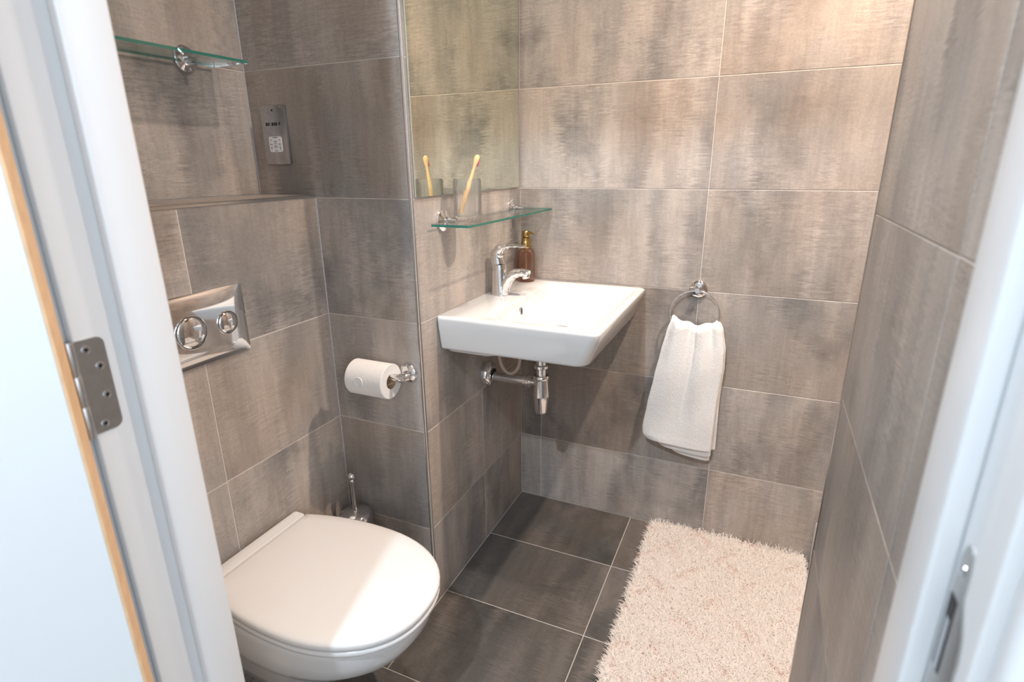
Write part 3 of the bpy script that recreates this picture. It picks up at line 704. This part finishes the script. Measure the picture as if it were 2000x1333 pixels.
# ---------------------------------------------------------------- toilet
YC = -1.003; RIM = .345
to = thing('toilet', 'white wall hung toilet with its lid closed', 'toilet', (XB, YC, 0))
def dshape(L, W, wb, z, x0=0.0, n=56, p=2.25):
    """D outline: straight back at x0 (half width wb), widest at 45%, rounded nose at x0+L"""
    xm = x0 + L * .46; b = W / 2; pts = []
    m = n // 2
    for i in range(m + 1):            # nose side from +y widest round to -y widest
        a = PI / 2 - PI * i / m
        c, s = math.cos(a), math.sin(a)
        pts.append(Vector((xm + (L * .54) * abs(c) ** (2 / p), b * math.copysign(abs(s) ** (2 / p), s), z)))
    k = n // 4
    for i in range(1, k + 1):
        t = i / k; pts.append(Vector((xm + (x0 - xm) * t, -(b + (wb - b) * t ** 2.2), z)))
    for i in range(0, k):
        t = 1 - i / k; pts.append(Vector((xm + (x0 - xm) * t, (b + (wb - b) * t ** 2.2), z)))
    return pts
bm = bmesh.new()
secs = []
for z, L_, W_, wb_ in ((.075, .20, .16, .085), (.085, .24, .19, .095), (.12, .275, .215, .10), (.17, .30, .235, .105), (.205, .335, .262, .112), (.228, .385, .302, .122), (.245, .428, .330, .130), (.270, .462, .345, .135), (.300, .482, .352, .138), (.330, .492, .355, .140), (.341, .493, .356, .140), (RIM, .488, .352, .138)):
    secs.append(dshape(L_, W_, wb_, z, .002))
loft(bm, secs); bm_obj('pan', bm, M['ceramic'], to, smooth=True, angle=60)
bm = bmesh.new()
loft(bm, [dshape(.450, .350, .143, RIM + .0015, .052), dshape(.456, .358, .146, RIM + .004, .049), dshape(.457, .360, .147, RIM + .012, .049), dshape(.453, .355, .145, RIM + .0155, .050)])
bm_obj('seat', bm, M['plastic'], to, smooth=True, angle=60)
bm = bmesh.new()
LZ = RIM + .018
loft(bm, [dshape(.455, .356, .145, LZ, .049), dshape(.459, .362, .147, LZ + .003, .047), dshape(.460, .363, .147, LZ + .012, .047), dshape(.457, .359, .146, LZ + .0165, .048), dshape(.448, .348, .141, LZ + .0195, .050), dshape(.40, .30, .115, LZ + .0215, .060), dshape(.25, .18, .07, LZ + .0232, .10), dshape(.06, .05, .02, LZ + .0238, .2)])
bm_obj('lid', bm, M['plastic'], to, smooth=True, angle=60)
bm = bmesh.new(); loft(bm, [rrect(.010, .0455, -.142, .142, RIM + .002, .006), rrect(.010, .0455, -.142, .142, LZ + .017, .006), rrect(.013, .0435, -.140, .140, LZ + .0195, .006)])
bm_obj('hinge_cover', bm, M['plastic'], to, smooth=True, angle=40)
box('wall_gasket', (.0003, .006, -.10, .10, .09, .33), simple('grey_gasket', (.35, .35, .35), .7, noise=(20, .05)), to)

# ---------------------------------------------------------------- toilet brush
tbz = thing('toilet_brush', 'chrome toilet brush in a round holder in the corner behind the toilet', 'toilet brush', (-.220, -.702, .0005))
lp('holder', [(.044, 0), (.047, .002), (.047, .268), (.0465, .270), (.0440, .270), (.0440, .258)], (0, 0, 0), 'chrome', tbz)
lp('holder_lid', [(.0465, .2705), (.0470, .274), (.0465, .284), (.0440, .289), (.036, .294), (.022, .299), (.010, .301)], (0, 0, 0), 'chrome', tbz)
lp('handle', [(.0085, .299), (.0075, .304), (.0062, .318), (.0060, .385), (.0075, .392), (.0075, .396), (.0055, .399)], (0, 0, 0), 'chrome', tbz)
bm = bmesh.new(); bmesh.ops.create_uvsphere(bm, u_segments=20, v_segments=14, radius=.0115, matrix=Matrix.Translation((0, 0, .408))); bm_obj('knob', bm, M['chrome'], tbz, smooth=True)

# ---------------------------------------------------------------- rug
RX0, RX1, RY0, RY1 = .512, 1.008, -.985, -.012
rug = thing('bath_rug', 'cream shaggy cotton bath rug with a pinkish diamond pattern on the floor', 'rug', (.75, -.45, 0))
def rug_x1(y): return 1.006 if y > YE + .03 else XW - .012
bm = bmesh.new()
nY = 60; vs0 = []; vs1 = []
outl = [(RX0 + .006 + .003 * math.sin(i * 1.7), RY1 - .008 - (RY1 - RY0 - .016) * i / nY) for i in range(nY + 1)]
rightl = [(rug_x1(p[1]) - .004, p[1]) for p in outl][::-1]
pts = outl + rightl
loft(bm, [[Vector((x - .75, y + .45, .0006)) for x, y in pts], [Vector((x - .75, y + .45, .007)) for x, y in pts]])
bm_obj('rug_backing', bm, M['rug_back'], rug)
rs = np.random.RandomState(5); NB = 120000
bx = rs.uniform(RX0 + .002, RX1, NB); by = rs.uniform(RY0, RY1, NB)
keep = bx < np.where(by > YE + .03, 1.004, XW - .014)
bx, by = bx[keep], by[keep]; nb = len(bx)
# diamond lattice grooves
u = (bx - .76) / .17; v = (by + .33) / .20
d1 = np.abs(((u + v + 20) % 1.0) - .5) * 2; d2 = np.abs(((u - v + 20) % 1.0) - .5) * 2
wob = .03 * np.sin(bx * 60) + .03 * np.sin(by * 47)
gr = np.maximum(np.clip(1 - np.abs(1 - d1 + wob) / .06, 0, 1), np.clip(1 - np.abs(1 - d2 - wob) / .06, 0, 1))
gate = (np.sin(bx * 31 + 2 * np.sin(by * 17)) * np.cos(by * 27 + 1.3) > -.25)
clump = .5 + .5 * np.sin(bx * 210 + 3 * np.sin(by * 130)) * np.sin(by * 190 + 2 * np.sin(bx * 110))
tuft = np.clip(gr * gate * rs.uniform(.3, 1, nb) * .9 + (rs.uniform(0, 1, nb) > .985) * .35, 0, 1)
hgt = (.0130 + .0016 * clump + rs.uniform(-.001, .0015, nb)) * (1 - .34 * gr * gate)
ang = rs.uniform(0, 2 * PI, nb)
lean = rs.uniform(.006, .016, nb)
eL = np.clip(1 - (bx - RX0) / .012, 0, 1); eT = np.clip(1 - (RY1 - by) / .014, 0, 1)
dx = np.cos(ang) * lean - eL * .008; dy = np.sin(ang) * lean + eT * .003
hgt = hgt * (1 - .35 * eL) + eT * rs.uniform(0, .022, nb) * (rs.uniform(0, 1, nb) > .55)
wdt = rs.uniform(.0007, .0012, nb); pa = ang + PI / 2 + rs.uniform(-.8, .8, nb)
px, py = np.cos(pa) * wdt, np.sin(pa) * wdt
V = np.zeros((nb, 7, 3), dtype=np.float32)
for k, (f, hz, wf) in enumerate(((0, 0, 1), (.35, .55, 1.15), (.78, .92, .9))):
    cx_, cy_, cz_ = bx + dx * f, by + dy * f, .005 + hgt * hz
    V[:, 2 * k] = np.stack([cx_ - px * wf, cy_ - py * wf, cz_], 1); V[:, 2 * k + 1] = np.stack([cx_ + px * wf, cy_ + py * wf, cz_], 1)
V[:, 6] = np.stack([bx + dx * 1.15, by + dy * 1.15, .005 + hgt * .93], 1)
lim = np.where(V[:, :, 1] > YE + .012, 1.014, XW - .004)
V[:, :, 0] = np.minimum(V[:, :, 0], lim); V[:, :, 1] = np.minimum(V[:, :, 1], -.0025)
V[:, :, 0] -= .75; V[:, :, 1] += .45
me = bpy.data.meshes.new('pile')
me.vertices.add(nb * 7); me.vertices.foreach_set('co', V.reshape(-1))
base = (np.arange(nb) * 7)[:, None]
q = np.concatenate([base + np.array([0, 1, 3, 2]), base + np.array([2, 3, 5, 4])], 1).reshape(nb, 2, 4)
loops = np.concatenate([q.reshape(nb, 8), base + np.array([4, 5, 6])], 1).reshape(-1).astype(np.int32)
me.loops.add(nb * 11); me.loops.foreach_set('vertex_index', loops)
starts = (np.arange(nb) * 11)[:, None] + np.array([0, 4, 8]); me.polygons.add(nb * 3); me.polygons.foreach_set('loop_start', starts.reshape(-1).astype(np.int32))
at = me.attributes.new('tuft', 'FLOAT', 'POINT'); at.data.foreach_set('value', np.repeat(tuft, 7).astype(np.float32))
me.update(calc_edges=True); me.validate(); me.polygons.foreach_set('use_smooth', [True] * len(me.polygons))
pl = mesh_obj('pile', me, M['rug'], rug); pl['kind'] = 'stuff'
